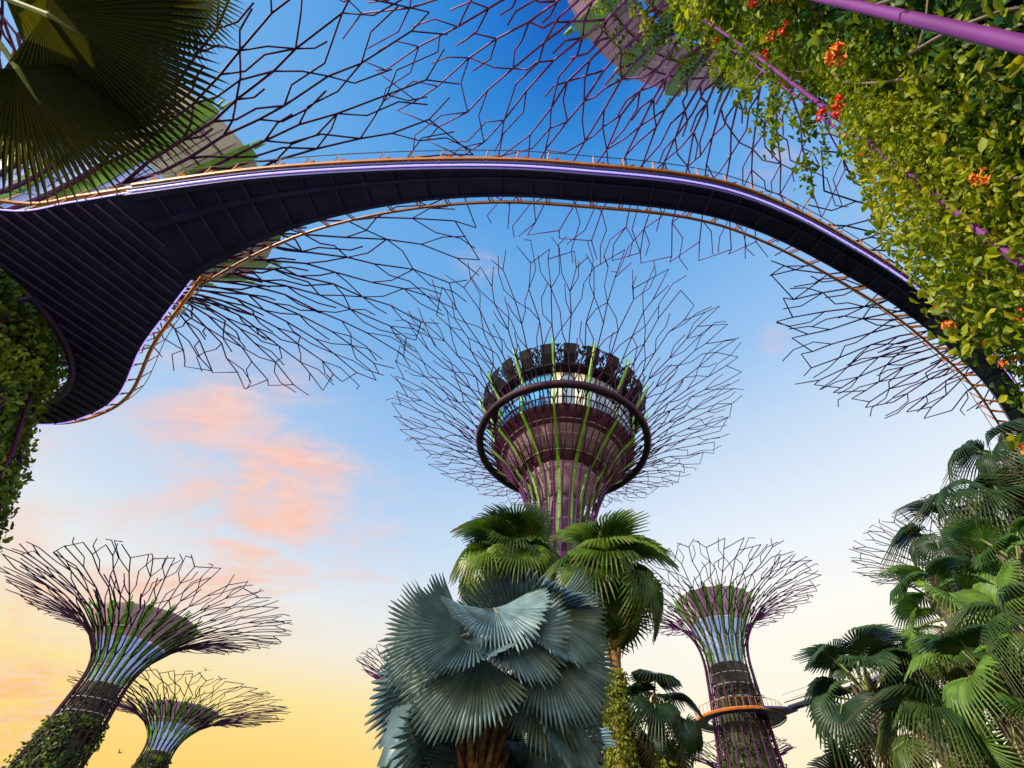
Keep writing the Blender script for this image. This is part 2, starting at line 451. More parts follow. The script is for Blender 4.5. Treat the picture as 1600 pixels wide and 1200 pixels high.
def ribs(root, pf, n, r0, r1, material, seed, K=6, s1=.30, low_rad=None, sides=5, phase=0, low_off=0.0, tipj=.05):
    g = random.Random(seed); dth = 2 * PI / n; q = dth / 2
    paths = {}
    for i in range(n):
        for h in (0, 1):
            th = phase + i * dth + (-.25 if h == 0 else .25) * dth
            k0 = g.uniform(-.03, .03)
            lst = []
            for k in range(K + 1):
                t = s1 + (1 - s1) * k / K
                j = 0 if k == 0 else g.uniform(-.16, .16) * q
                lst.append((th + j, t + (0 if k == 0 else g.uniform(-.4, .4) * (1 - s1) / K * .5)))
            lst[-1] = (lst[-1][0], 1 + g.uniform(-tipj, tipj * .4))
            paths[(i, h)] = lst
    rad = lambda t: r0 + (r1 - r0) * min(1, max(0, t)) ** .7
    mids = [(phase + (j + 1 - .5) * q, 1 + g.uniform(.0, .06)) if g.random() < .62 else None for j in range(2 * n)]   # where two neighbouring tips meet
    for i in range(n):
        th = phase + i * dth
        m = MB()
        lr = low_rad or r0
        pts = [pf.xyz_low(th, z, low_off) for z in np.linspace(.0, pf.zw, 11)] + [pf.xyz(th, t) for t in np.linspace(.06, s1 * .72, 4)]
        m.tube(pts, [lr] * 11 + [r0] * 4, sides + 1)
        fork = pts[-1]
        for h in (0, 1):
            lst = paths[(i, h)]
            pp = [fork] + [pf.xyz(a, t) for a, t in lst]
            m.tube(pp, [rad(s1)] + [rad(t) for a, t in lst], sides)
            ds = (1 - s1) / K
            for k in range(1, K + 1):
                a, t = lst[k]
                side = 1 if (k + h + i) % 2 else -1
                if g.random() < .1: side = -side
                j = i * 2 + h + side
                nb = paths[((j // 2) % n, j % 2)]
                wrap = a + side * q
                if k == K:            # forked tip
                    for sd in (side, -side):
                        jj = i * 2 + h; md = mids[jj] if sd > 0 else mids[jj - 1]
                        if md:
                            ma = md[0]
                            while ma - a > PI: ma -= 2 * PI
                            while a - ma > PI: ma += 2 * PI
                            m.tube([pf.xyz(a, t), pf.xyz(ma, md[1])], [rad(t), rad(1) * .8], sides); continue
                        if sd == -side and g.random() < .45: continue
                        m.tube([pf.xyz(a, t), pf.xyz(a + sd * q * g.uniform(.25, .5), min(1.08, t + ds * g.uniform(.35, .7)))], [rad(t), rad(1) * .8], sides)
                    continue
                rr = rad(t) * .8
                p1 = (a + side * q * g.uniform(.36, .5), t + ds * g.uniform(.42, .62))
                twig = [p1]
                u = g.random()
                if u < .76 and k < K - 1:     # bends and joins the neighbour
                    nk = nb[min(K, k + 2)] if u < .22 else nb[k + 1]
                    na = nk[0]
                    while na - wrap > PI: na -= 2 * PI
                    while wrap - na > PI: na += 2 * PI
                    if nk[1] > p1[1] + ds * .6: twig.append((p1[0] + side * q * g.uniform(-.03, .12), (p1[1] + nk[1]) / 2))
                    twig.append((na, nk[1]))
                else:
                    twig.append((p1[0] + side * q * g.uniform(-.06, .14), p1[1] + ds * g.uniform(.5, .95)))
                    if g.random() < .55:
                        twig.append((twig[-1][0] + g.choice((-1, 1)) * q * g.uniform(.2, .4), twig[-1][1] + ds * g.uniform(.3, .6)))
                twig = [(x, min(y, 1.06)) for x, y in twig]
                m.tube([pf.xyz(a, t)] + [pf.xyz(x, y) for x, y in twig], rr, sides)
                if g.random() < .3:
                    b1 = (a - side * q * g.uniform(.3, .42), t + ds * g.uniform(.35, .55))
                    m.tube([pf.xyz(a, t), pf.xyz(*b1), pf.xyz(b1[0] - side * q * g.uniform(-.05, .1), b1[1] + ds * g.uniform(.3, .6))], rr, sides)
        m.build('steel_rib', material, root, True)


def trunk_planting(root, pf, z0, z1, n, size, material, seed, thick=.8, a0=0, a1=2 * PI, name='planting', nz=.25, hang=.6, thr=-9, inset=0.0):
    g = np.random.default_rng(seed)
    th = g.uniform(a0, a1, n); z = z0 + (z1 - z0) * g.random(n)
    r = np.array([pf.low(q) for q in z])
    P0 = np.stack([r * np.cos(th), r * np.sin(th), z], 1)
    nz_ = vnoise(P0, nz * 3.2, seed + 1)
    keep = nz_ > thr
    th, z, r, nz_ = th[keep], z[keep], r[keep], nz_[keep]
    if callable(size): size = size(z)
    off = (g.random(len(z)) ** 1.3) * thick * np.clip(.55 + .6 * nz_, .12, 1.4) - inset
    P = np.stack([(r + off) * np.cos(th), (r + off) * np.sin(th), z], 1)
    Nr = np.stack([np.cos(th), np.sin(th), .35 + 0 * th], 1)
    return link(bpy.data.objects.new(name, leaf_mesh(name, P, Nr, size, material, seed + 2, .8, .6, hang)), root)


def funnel(root, pf, rc, zc, z_bot, r_bot, n_strip, m_low, m_high, m_strip, split=.62, detail=True):
    """the solid inner cone: membrane panels below, a plain rim band above, planted strips running up it"""
    cone = lambda t: (r_bot + (rc - r_bot) * (t ** 1.5), z_bot + (zc - z_bot) * t)
    a = MB(); a.lathe([cone(t) for t in np.linspace(0, split, 7)] , 48)
    f = a.build('funnel', m_low, root, True)
    b = MB(); p = [cone(t) for t in np.linspace(split, 1, 5)]
    p += [(rc + .02 * rc, zc + .03 * rc), (rc * .90, zc + .03 * rc), (rc * .80, zc - .1 * rc)]
    p[0] = (p[0][0] + .02 * rc, p[0][1]); b.lathe(p, 48); b.build('rim_band', m_high, f)
    if rc > 7:
        for t in (.3, .45, split + .06, .78, .9):
            q = MB(); r, z = cone(t); q.ring(r + .05, z, .045, 64, 4); q.build('panel_seam', M['plum'], f)
        for k in range(48):
            an = 2 * PI * k / 48; q = MB(); q.tube([((cone(t)[0] + .04) * math.cos(an), (cone(t)[0] + .04) * math.sin(an), cone(t)[1]) for t in np.linspace(.25, .99, 9)], .025, 3); q.build('panel_seam', M['plum'], f)
    for i in range(n_strip):
        th = 2 * PI * i / n_strip + .1
        s = MB(); w0 = .21 * 2 * PI * r_bot / n_strip; w1 = .16 * 2 * PI * rc / n_strip
        ts = np.linspace(.0, 1.0, 8); vs = []
        for t in ts:
            r, z = cone(t); r += .10 * (1 if rc > 5 else .7); w = w0 + (w1 - w0) * t
            if t > .93: z += .04 * rc; r += .03 * rc
            for sgn in (-1, 1):
                for d in (0, .16):
                    vs.append((r * math.cos(th) + d * math.cos(th) - sgn * w * math.sin(th), r * math.sin(th) + d * math.sin(th) + sgn * w * math.cos(th), z))
        fs = []
        for k in range(7):
            o = k * 4
            fs += [(o, o + 4, o + 5, o + 1), (o + 1, o + 5, o + 7, o + 3), (o + 3, o + 7, o + 6, o + 2), (o + 2, o + 6, o + 4, o)]
        fs += [(0, 1, 3, 2), (28, 30, 31, 29)]
        s.add(vs, fs)
        rr, zz = cone(1.0); rr += .12 * rc * .6; zz += .05 * rc
        if detail:
            for q in range(3):
                an = th + rnd.uniform(-.05, .05)
                s.tube([(rr * math.cos(an), rr * math.sin(an), zz), ((rr + .07 * rc) * math.cos(an), (rr + .07 * rc) * math.sin(an), zz + .09 * rc * rnd.uniform(.6, 1.2))], [.10, .05], 4)
        s.build('planted_strip', m_strip, f)
    return f


def bands(root, pf, ts, rad, material, lows=(), off=-.12):
    for t in ts:
        r, z = pf.up(t); m = MB(); m.ring(r + off, z, rad, 56, 4); m.build('ring_band', material, root)
    for z in lows:
        m = MB(); m.ring(pf.low(z) + off, z, rad, 48, 4); m.build('ring_band', material, root)


def supertree(label, loc, H, R, rw, zw, rb, n_rib, r0, r1, seed, rib_mat, cup=None, plant=None, K=6, group='supertrees in the grove', kz=.68, kr=.05,
              band_t=(), band_low=(), s1=.3, name='supertree', core=.78):
    root = thing(name, label, 'supertree', loc, group)
    pf = Profile(H, R, rw, zw, rb, kr, kz)
    t = MB(); t.lathe([(pf.low(z) * core, z) for z in np.linspace(-.3, zw, 9)] + [(0.05, zw + .02)], 32)
    t.build('trunk', M['trunk_dark'], root, True)
    ribs(root, pf, n_rib, r0, r1, rib_mat, seed, K, s1)
    if cup: funnel(root, pf, *cup)
    bands(root, pf, band_t, max(.035, r1 * .7), M['band'], band_low)
    return root, pf


# -- tree at the lower left
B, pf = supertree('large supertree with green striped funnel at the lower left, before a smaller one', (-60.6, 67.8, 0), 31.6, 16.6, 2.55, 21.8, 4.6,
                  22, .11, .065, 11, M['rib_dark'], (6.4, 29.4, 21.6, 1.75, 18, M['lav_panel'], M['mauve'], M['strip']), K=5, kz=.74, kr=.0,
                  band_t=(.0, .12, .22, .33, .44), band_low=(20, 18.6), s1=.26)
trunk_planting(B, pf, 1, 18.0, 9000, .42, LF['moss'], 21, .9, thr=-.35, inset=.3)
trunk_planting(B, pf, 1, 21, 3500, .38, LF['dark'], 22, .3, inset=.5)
# -- small one behind it
C, pf = supertree('smaller supertree with flat wide canopy standing just behind the large lower left one', (-73, 101.5, 0), 29.2, 16.2, 2.3, 21.6, 4.2,
                  20, .11, .065, 12, M['rib_dark'], (6.2, 27.6, 21.3, 1.6, 18, M['lav_panel'], M['mauve'], M['strip']), K=5, kz=.76, kr=.0,
                  band_t=(.0, .14, .28, .42), s1=.26)
trunk_planting(C, pf, 1, 21, 6000, .5, LF['moss'], 31, .9, inset=.3)
# -- tree with the skyway landing, right of the palms
DLOC = (22.9, 75.5, 0)
D, pf = supertree('supertree with blue glowing funnel and an orange railed walkway landing round its trunk', DLOC, 37.0, 15.8, 3.3, 26.5, 5.2,
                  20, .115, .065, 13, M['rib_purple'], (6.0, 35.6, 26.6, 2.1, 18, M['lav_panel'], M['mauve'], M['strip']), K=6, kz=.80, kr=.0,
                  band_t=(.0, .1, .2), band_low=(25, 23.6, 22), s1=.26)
trunk_planting(D, pf, 1, 24, 6500, .42, LF['dark'], 41, .8, thr=-.3, inset=.5)
trunk_planting(D, pf, 1, 15, 2500, .42, LF['moss'], 42, .9, thr=.1, inset=.4)
# -- distant canopies
E1, pf = supertree('far supertree whose small canopy peeks out left of the silver palm', (-24.6, 86, 0), 29.5, 10.2, 2.0, 21, 3.5, 18, .10, .055, 14, M['rib_purple'],
                   (4.2, 27.5, 21, 1.5, 14, M['lav_panel'], M['mauve'], M['strip'], .62, False), K=5, kz=.72)
E2, pf = supertree('far supertree whose pale canopy shows left of the dark palms on the right', (46.5, 50, 0), 31.5, 11.0, 2.0, 21, 3.5, 20, .09, .05, 15, M['rib_dark'],
                   (4.2, 28.5, 21, 1.5, 14, M['lav_panel'], M['mauve'], M['strip'], .62, False), K=5, kz=.72)
E3, pf = supertree('far low supertree hidden mostly behind the trunk with the walkway landing', (35, 123, 0), 26, 11.0, 2.0, 18, 3.5, 18, .11, .07, 16, M['rib_dark'],
                   (4.2, 24.5, 18, 1.5, 14, M['lav_panel'], M['mauve'], M['strip'], .62, False), K=5, kz=.72)

# -- the tall tree with the restaurant pod
TLOC = (-1.2, 46, 0)
T, pf = supertree('tallest supertree in the centre carrying a round glazed restaurant under its canopy', TLOC, 50.0, 23.5, 3.5, 28.5, 5.0, 28, .15, .058, 17, M['rib_purple'],
                  None, K=7, kz=.66, kr=.0, band_t=(), band_low=(27.5, 25, 22), s1=.42)
trunk_planting(T, pf, 1, 25, 5000, .45, LF['moss'], 51, .6, inset=.4)
m = MB(); m.lathe([(2.9, 25), (2.7, 27.4), (2.5, 29.6), (2.4, 33.8)], 40); m.build('core_wall', M['plum'], T, True)
m = MB(); m.lathe([(2.4, 33.8), (2.7, 33.9), (2.95, 35.2), (3.6, 36.6), (4.1, 37.3), (4.1, 37.5), (3.8, 37.6)], 48); m.build('concrete_neck', M['concrete'], T, True)
m = MB(); m.lathe([(3.9, 37.6), (4.6, 37.9), (5.3, 38.4)], 48); m.build('dark_recess', M['plum'], T)
m = MB(); m.lathe([(5.3, 38.4), (5.8, 38.6), (7.3, 40.3), (7.4, 40.5), (7.0, 40.6)], 56); m.build('concrete_bowl', M['concrete'], T, True)
m = MB(); m.lathe([(7.0, 40.6), (7.6, 40.8), (8.1, 41.3), (9.0, 41.5), (9.25, 41.9)], 56); m.build('plum_soffit', M['plum'], T, True)
# glazing: panes blue to the left, pale and grey to the right, mullions between
npane = 40
for i in range(npane):
    a0, a1 = 2 * PI * i / npane, 2 * PI * (i + 1) / npane - .014
    m = MB(); m.lathe([(9.1, 41.95), (9.2, 44.8), (9.3, 47.7)], 2, a0, a1)
    dirx, diry = math.cos((a0 + a1) / 2), math.sin((a0 + a1) / 2)
    if diry < -.9 and -.30 < dirx < .35 and i % 2: mm = M['glass_lit']
    elif dirx > .05: mm = M['glass_pale'] if i % 3 else M['glass_grey']
    else: mm = M['glass']
    p = m.build('window_pane', mm, T)
m = MB(); m.ring(9.25, 44.9, .14, 64, 4); m.ring(9.2, 43.2, .09, 64, 4); m.build('transom', M['plum'], T)
m = MB(); m.lathe([(9.3, 47.7), (10.0, 47.8), (10.4, 48.0), (10.4, 48.45), (9.3, 48.5), (4.0, 48.6), (.1, 48.6)], 64); m.build('roof_slab', M['dark_roof'], T)
m = MB(); m.ring(11.2, 43.1, .5, 72, 8)
T_ring = m.build('ring_beam', M['plum_dark'], T, True)
for i in range(28):
    an = 2 * PI * i / 28
    m = MB(); m.tube([(8.9 * math.cos(an), 8.9 * math.sin(an), 41.6), (11.0 * math.cos(an), 11.0 * math.sin(an), 43.0)], .09, 4); m.build('ring_bracket', M['plum'], T_ring)
# roof parapet: alternating dark petals and perforated screens
npet = 24
for i in range(npet):
    a0, a1 = 2 * PI * i / npet, 2 * PI * (i + .58) / npet
    m = MB(); m.lathe([(10.3, 48.2), (11.3, 49.3), (11.9, 50.6), (11.85, 50.68), (11.2, 49.4), (10.2, 48.3)], 4, a0, a1); m.build('roof_petal', M['dark_roof'], T)
    b0, b1 = a1, 2 * PI * (i + 1) / npet
    m = MB()
    for k in range(46):
        aa = rnd.uniform(b0, b1); t = rnd.random(); r = 10.3 + 1.5 * t; z = 48.2 + 2.35 * t
        ab = aa + rnd.uniform(-.05, .05); t2 = min(1, max(0, t + rnd.uniform(-.3, .3))); r2 = 10.3 + 1.5 * t2; z2 = 48.2 + 2.35 * t2
        m.tube([(r * math.cos(aa), r * math.sin(aa), z), (r2 * math.cos(ab), r2 * math.sin(ab), z2)], .085, 4)
    m.build('lattice_screen', M['dark_roof'], T)
for i in range(14):      # lime struts: up the bowl and over the parapet as a hook
    an = 2 * PI * (i + .25) / 14
    ca, sa = math.cos(an), math.sin(an); m = MB(); P_ = lambda r, z, k=0: (r * ca - k * sa, r * sa + k * ca, z)
    prof = [(2.8, 28.6), (2.85, 31), (3.05, 33.5), (4.0, 36.3), (5.6, 38.2), (7.6, 40.3), (9.2, 41.6), (9.6, 44.5), (9.9, 47.0)]
    w = [.20, .20, .19, .18, .17, .16, .14, .12, .10]
    vs = []
    for (r, z), q in zip(prof, w):
        vs += [P_(r, z, -q), P_(r, z, q), P_(r + .22, z - .1, q), P_(r + .22, z - .1, -q)]
    fs = []
    for k in range(len(prof) - 1):
        o = k * 4
        for j in range(4): fs.append((o + j, o + (j + 1) % 4, o + 4 + (j + 1) % 4, o + 4 + j))
    m.add(vs, fs)
    m.tube([P_(10.0, 46.8), P_(11.4, 48.9), P_(12.2, 50.3), P_(12.5, 51.0), P_(12.2, 51.4), P_(11.8, 51.0)], [.2, .2, .17, .13, .1, .08], 6)
    m.build('lime_strut', M['strip_lime'], T)
for t in (.06, .14, .22, .29, .36, .43, .49, .545):
    r, z = pf.up(t); m = MB(); m.ring(r - .3, z, .045, 64, 4); m.build('ring_band', M['band'], T)

# -- near left tree, carrying the walkway platform
LLOC = (-30.6, 10.6, 0)
TL = thing('supertree', 'near supertree on the left wrapped in green climbers, walkway platform round its trunk', 'supertree', LLOC, 'supertrees in the grove')
pf = Profile(39.8, 21.3, 3.8, 24.0, 16.8, .0, .80, 9.0)
m = MB(); m.lathe([(pf.low(z) * .84, z) for z in np.linspace(-.3, 24, 9)] + [(3.2, 25), (.05, 25.1)], 36); m.build('trunk', M['trunk_near'], TL, True)
ribs(TL, pf, 25, .135, .056, M['rib_purple'], 5, 7, .34, .075, low_off=.2)
bands(TL, pf, (.1, .2, .3, .4), .05, M['band'])
funnel(TL, pf, 7.7, 37.0, 24.2, 3.0, 16, M['lav_panel'], M['beige'], M['strip_lime'], .6)
trunk_planting(TL, pf, .5, 23.5, 42000, .28, LF['moss_lifted'], 61, 1.4, -1.9, 1.3, inset=.2)
trunk_planting(TL, pf, .5, 23.5, 9000, .34, LF['dark'], 62, .7, inset=.5)

# -- the tree right beside the camera, its foliage and flowers top right
RLOC = (8.9, -5.1, 0)
TR = thing('supertree', 'near supertree overhead at the upper right thick with yellow green vines and orange flowers', 'supertree', RLOC, 'supertrees in the grove')
pfr = Profile(49.0, 26.5, 6.0, 24.0, 8.0, .0, .80)
m = MB(); m.lathe([(pfr.low(z) * .90 - .35, z) for z in np.linspace(-.3, 24, 9)] + [(4.4, 25.5), (.05, 25.6)], 40); m.build('trunk', M['trunk_near'], TR, True)
ribs(TR, pfr, 27, .14, .062, M['rib_uplit'], 8, 7, .30, .036, low_off=1.1, phase=.165)
funnel(TR, pfr, 10.4, 43.6, 25, 4.2, 16, M['mauve_pink'], M['mauve_pink'], M['strip'], .6)
A0, A1 = math.radians(68), math.radians(215)
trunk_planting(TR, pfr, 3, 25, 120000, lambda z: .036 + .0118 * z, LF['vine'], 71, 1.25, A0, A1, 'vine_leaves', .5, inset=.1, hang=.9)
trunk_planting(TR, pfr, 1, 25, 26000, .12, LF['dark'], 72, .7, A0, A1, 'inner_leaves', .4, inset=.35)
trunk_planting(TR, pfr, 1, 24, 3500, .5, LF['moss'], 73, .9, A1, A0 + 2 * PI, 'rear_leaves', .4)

# -- canopy beyond the walkway on the right
RSLOC = (39.5, 15.2, 0)
TS, pf = supertree('supertree whose canopy spreads behind the curved walkway above the right hand palms', RSLOC, 39.5, 20.3, 4.0, 25, 6.0, 26, .14, .065, 18, M['rib_dark'],
                   (9.0, 36.0, 25.0, 3.0, 16, M['lav_panel'], M['mauve'], M['strip']), K=7, kz=.8, kr=.0, s1=.34)
trunk_planting(TS, pf, 1, 30, 9000, .42, LF['jade'], 81, 1.2, inset=.1)


# ------------------------------------------------------------------ skyway
def smooth(pts, n):
    """Catmull-Rom resample to n points"""
    P = [Vector(p) for p in pts]; P = [P[0] * 2 - P[1]] + P + [P[-1] * 2 - P[-2]]
    dense = []
    for i in range(1, len(P) - 2):
        for k in range(24):
            t = k / 24; a, b, c, d = P[i - 1], P[i], P[i + 1], P[i + 2]
            dense.append(.5 * ((2 * b) + (c - a) * t + (2 * a - 5 * b + 4 * c - d) * t * t + (3 * b - a - 3 * c + d) * t ** 3))
    dense.append(P[-2])
    cum = [0]
    for i in range(1, len(dense)): cum.append(cum[-1] + (dense[i] - dense[i - 1]).length)
    out = []; j = 0
    for k in range(n):
        s = cum[-1] * k / (n - 1)
        while j < len(cum) - 2 and cum[j + 1] < s: j += 1
        f = (s - cum[j]) / max(1e-9, cum[j + 1] - cum[j]); out.append(dense[j].lerp(dense[j + 1], min(1, max(0, f))))
    return out, cum[-1]


Z = 20.0
near_pts = [(-17.3, 5.75), (-11.5, 5.1), (-5, 4.8), (0, 4.95), (6.3, 5.75), (12.3, 8.25), (18.2, 11.7), (24.3, 16.5), (31.5, 24.5), (36.5, 36), (37.5, 48), (35, 60), (28.5, 70.2)]
near_c, LEN = smooth([Vector((x, y, Z)) for x, y in near_pts], 180)


def side(c, i):
    t = (c[min(i + 1, len(c) - 1)] - c[max(i - 1, 0)]).normalized()
    return Vector((-t.y, t.x, 0))


def width(s):      # the deck narrows away from the platform
    if s < 16: return 3.75 + (1.0 - 3.75) * (1 - (1 - s / 16) ** 2.2)
    return 1.0


far_c = []
for i, p in enumerate(near_c):
    far_c.append(p + side(near_c, i) * width(LEN * i / 179))
SK = thing('skyway', 'dark curved aerial walkway with orange railings sweeping overhead between the supertrees', 'walkway', (0, 5, Z))
off = Vector((0, 5, Z))


def sk(name, m, material, parent=SK, smooth_=False):
    m.v = [tuple(Vector(v) - off) for v in m.v]
    return m.build(name, material, parent, smooth_)


def strip(m, A, Bc, z0, z1):
    n = len(A); vs = []
    for a, b in zip(A, Bc):
        vs += [Vector((a.x, a.y, z0)), Vector((b.x, b.y, z0)), Vector((b.x, b.y, z1)), Vector((a.x, a.y, z1))]
    fs = []
    for k in range(n - 1):
        o = k * 4
        for j in range(4): fs.append((o + j, o + (j + 1) % 4, o + 4 + (j + 1) % 4, o + 4 + j))
    fs += [(0, 3, 2, 1), ((n - 1) * 4, (n - 1) * 4 + 1, (n - 1) * 4 + 2, (n - 1) * 4 + 3)]
    m.add(vs, fs)


ks = 62
m = MB(); strip(m, near_c[:ks], far_c[:ks], Z, Z + .16); sk('deck', m, M['deck'])
m = MB(); strip(m, near_c[ks - 1:], far_c[ks - 1:], Z + .005, Z + .155); sk('deck_panel', m, M['deck_panel'])
for frac, nm in ((0.02, 'edge_beam'), (.36, 'girder'), (.97, 'edge_beam')):
    m = MB(); a = [p.lerp(q, max(0, frac - .05)) for p, q in zip(near_c, far_c)]; b = [p.lerp(q, min(1, frac + .05)) for p, q in zip(near_c, far_c)]
    if nm == 'girder': a = [p.lerp(q, .30) for p, q in zip(near_c, far_c)]; b = [p.lerp(q, .38) for p, q in zip(near_c, far_c)]
    strip(m, a, b, Z - .26, Z - .003); sk(nm, m, M['deck'])
# cross beams and diagonal braces
NB = 84
for k in range(NB):
    i = min(178, int(2 + k * 176 / NB)); a, b = near_c[i], far_c[i]
    m = MB(); m.tube([a + Vector((0, 0, -.12)), b + Vector((0, 0, -.12))], .045, 4)
    j = min(179, i + 2)
    if i > 40: m.tube([near_c[i] + Vector((0, 0, -.1)), far_c[j] + Vector((0, 0, -.1))], .025, 4)
    sk('cross_beam', m, M['beam'] if i < 40 else M['deck'])
# LED line on the near fascia, orange tubes, handrails
m = MB(); m.tube([p - side(near_c, i) * .06 + Vector((0, 0, .02)) for i, p in enumerate(near_c)], .030, 6, True); sk('light_strip', m, M['led'])
tube_n = [p - side(near_c, i) * .16 + Vector((0, 0, .42)) for i, p in enumerate(near_c)]
tube_f = [p + side(near_c, i) * .42 + Vector((0, 0, .40)) for i, p in enumerate(far_c)]
hand_n = [p - side(near_c, i) * .30 + Vector((0, 0, 1.15)) for i, p in enumerate(near_c)]
hand_f = [p + side(near_c, i) * .62 + Vector((0, 0, 1.20)) for i, p in enumerate(far_c)]
m = MB(); m.tube(tube_n, .085, 6); sk('orange_rail', m, M['orange'])
m = MB(); m.tube(tube_f, .060, 6); sk('orange_rail', m, M['orange_dk'])
m = MB(); m.tube(hand_n, .018, 4); sk('handrail', m, M['cable'])
m = MB(); m.tube(hand_f, .018, 4); sk('handrail', m, M['cable'])
m = MB(); strip(m, [p + side(near_c, i) * -.08 for i, p in enumerate(near_c)], [p + side(near_c, i) * -.13 for i, p in enumerate(near_c)], Z + .12, Z + .46)
sk('kick_plate', m, M['led_glow'])
NP = 50; vis = 116
for k in range(NP):
    i = int(1 + k * vis / NP)
    m = MB(); a = near_c[i]; n_ = side(near_c, i)
    m.tube([a + Vector((0, 0, .1)), tube_n[i], hand_n[i]], [.04, .045, .022], 4)
    t = (near_c[i + 1] - near_c[i]).normalized()
    m.tube([tube_n[i] + t * .05, tube_n[i] + t * .42 - n_ * .10 + Vector((0, 0, .16))], .035, 4)
    sk('rail_post', m, M['orange'])
    m = MB(); a = far_c[i]
    m.tube([a + Vector((0, 0, -.05)), tube_f[i], hand_f[i]], [.04, .045, .022], 4)
    m.tube([far_c[i] + t * .12 + Vector((0, 0, -.05)), tube_f[i] + t * .12], .03, 4)
    sk('rail_post', m, M['orange_dk'])

# platform round the left trunk: a ring-shaped deck with a free outline
hc = Vector((-30.6, 10.9, Z)); hr = 6.2
# the outline, from the walkway's far edge round the trunk to its near edge
outer_pts = [far_c[0].copy()] + [Vector((x, y, Z)) for x, y in [(-19, 11.2), (-21.4, 13.2), (-24.4, 16.2), (-27, 17.7), (-30, 18.4), (-34, 17.6), (-37.3, 14.5), (-38.2, 10.5), (-36.6, 6.2),
                                                            (-33, 3.9), (-29, 4.3), (-26, 5.7), (-22.5, 6.45), (-20, 6.15)]] + [near_c[0].copy()]
outl, _ = smooth(outer_pts, 120)
innr = []
for p in outl:
    d = (p - hc); d.z = 0; innr.append(hc + d.normalized() * hr)
PLZ = Vector((0, 0, 0))
m = MB(); strip(m, outl, innr, Z, Z + .16)
# wedge between hole and walkway mouth
vs = [innr[0], outl[0], outl[-1], innr[-1]]
m.add([v + Vector((0, 0, .002)) for v in vs] + [v + Vector((0, 0, .158)) for v in vs], [(0, 1, 2, 3), (7, 6, 5, 4), (0, 4, 5, 1), (2, 6, 7, 3), (3, 7, 4, 0)])
PF = sk('platform', m, M['deck'])
def in_outline(q):
    c = False; n_ = len(outl)
    for i in range(n_):
        a_, b_ = outl[i], outl[(i + 1) % n_]
        if (a_.y > q.y) != (b_.y > q.y) and q.x < (b_.x - a_.x) * (q.y - a_.y) / (b_.y - a_.y) + a_.x: c = not c
    return c and (q - hc).length > hr + .1


for k in range(34):       # beams crossing the platform from its near to its far edge
    q0 = Vector((-38.5 + k * .72, 3.2, Z)); path = []
    for s_ in range(90):
        q = q0 + Vector((.50, .866, 0)) * (s_ * .2)
        if in_outline(q): path.append(q + Vector((0, 0, -.05)))
        elif path:
            if len(path) > 4:
                m = MB(); m.tube([path[0], path[len(path) // 2], path[-1]], .06, 4); sk('platform_rib', m, M['beam'], PF)
            path = []
m = MB(); m.tube([p + Vector((0, 0, -.08)) for p in innr[:108]], .16, 6); sk('inner_beam', m, M['beam'], PF)
osd = lambda i: ((outl[i] - hc).normalized())
m = MB(); m.tube([p + osd(i) * .35 + Vector((0, 0, .4)) for i, p in enumerate(outl)], .085, 6); sk('orange_rail', m, M['orange'], PF)
m = MB(); m.tube([p + osd(i) * .05 + Vector((0, 0, .02)) for i, p in enumerate(outl)], .030, 6); sk('light_strip', m, M['led'], PF)
m = MB(); m.tube([p + osd(i) * .5 + Vector((0, 0, 1.15)) for i, p in enumerate(outl)], .018, 4); sk('handrail', m, M['cable'], PF)
m = MB(); m.tube([hc + (p - hc).normalized() * (hr - .2) + Vector((0, 0, .3)) for p in innr], .10, 6); sk('orange_rail', m, M['orange'], PF)
m = MB(); m.tube([hc + (p - hc).normalized() * (hr - .3) + Vector((0, 0, 1.2)) for p in innr], .04, 5); sk('handrail', m, M['orange'], PF)
for i in range(1, 119, 3):
    m = MB(); p = outl[i]; d = osd(i)
    m.tube([p + Vector((0, 0, -.03)), p + d * .35 + Vector((0, 0, .4)), p + d * .5 + Vector((0, 0, 1.15))], [.05, .045, .025], 4)
    m.tube([p + Vector((0, 0, .1)), p + d * .33 + Vector((0, 0, .33))], .04, 4)
    sk('rail_post', m, M['orange_dk'], PF)
for i in range(1, 118, 9):
    m = MB(); p = innr[i]; d = (p - hc).normalized()
    m.tube([p - d * .15 + Vector((0, 0, -.05)), p - d * 2.2 + Vector((0, 0, -.6))], .10, 5)
    sk('bracket', m, M['beam'], PF)

# landing at the far tree
LD = thing('walkway_landing', 'curved landing with orange railing round the trunk of the right middle supertree', 'walkway', (DLOC[0], DLOC[1], Z - .2))
r_in, r_out = 4.4, 5.9
m = MB(); m.lathe([(r_in, 0), (r_out, .1), (r_out, .35), (r_in, .35), (r_in, 0)], 40); m.build('deck', M['deck'], LD)
e0 = Vector((28.5, 70.2, 0)) - Vector((DLOC[0], DLOC[1], 0)); e0.z = .1
m = MB(); tdir = Vector((.85, -.5, 0)).normalized()
m.add([e0 + Vector((-1.0, -.2, 0)), e0 + Vector((.9, .8, 0)), Vector((1.2, 5.6, .1)), Vector((1.0, -5.85, .1)),
       e0 + Vector((-1.0, -.2, .25)), e0 + Vector((.9, .8, .25)), Vector((1.2, 5.6, .34)), Vector((1.0, -5.85, .34))],
      [(0, 3, 2, 1), (4, 5, 6, 7), (0, 1, 5, 4), (1, 2, 6, 5), (3, 0, 4, 7)])
m.build('approach_deck', M['deck'], LD)
m = MB(); m.ring(r_out + .05, .22, .09, 48, 6); m.build('orange_rail', M['orange'], LD)
m = MB(); m.ring(r_out - .05, 1.35, .03, 48, 4); m.build('handrail', M['orange_dk'], LD)
m = MB(); m.ring(r_out + .12, .02, .09, 48, 5); m.build('edge_trim', M['orange_dk'], LD)
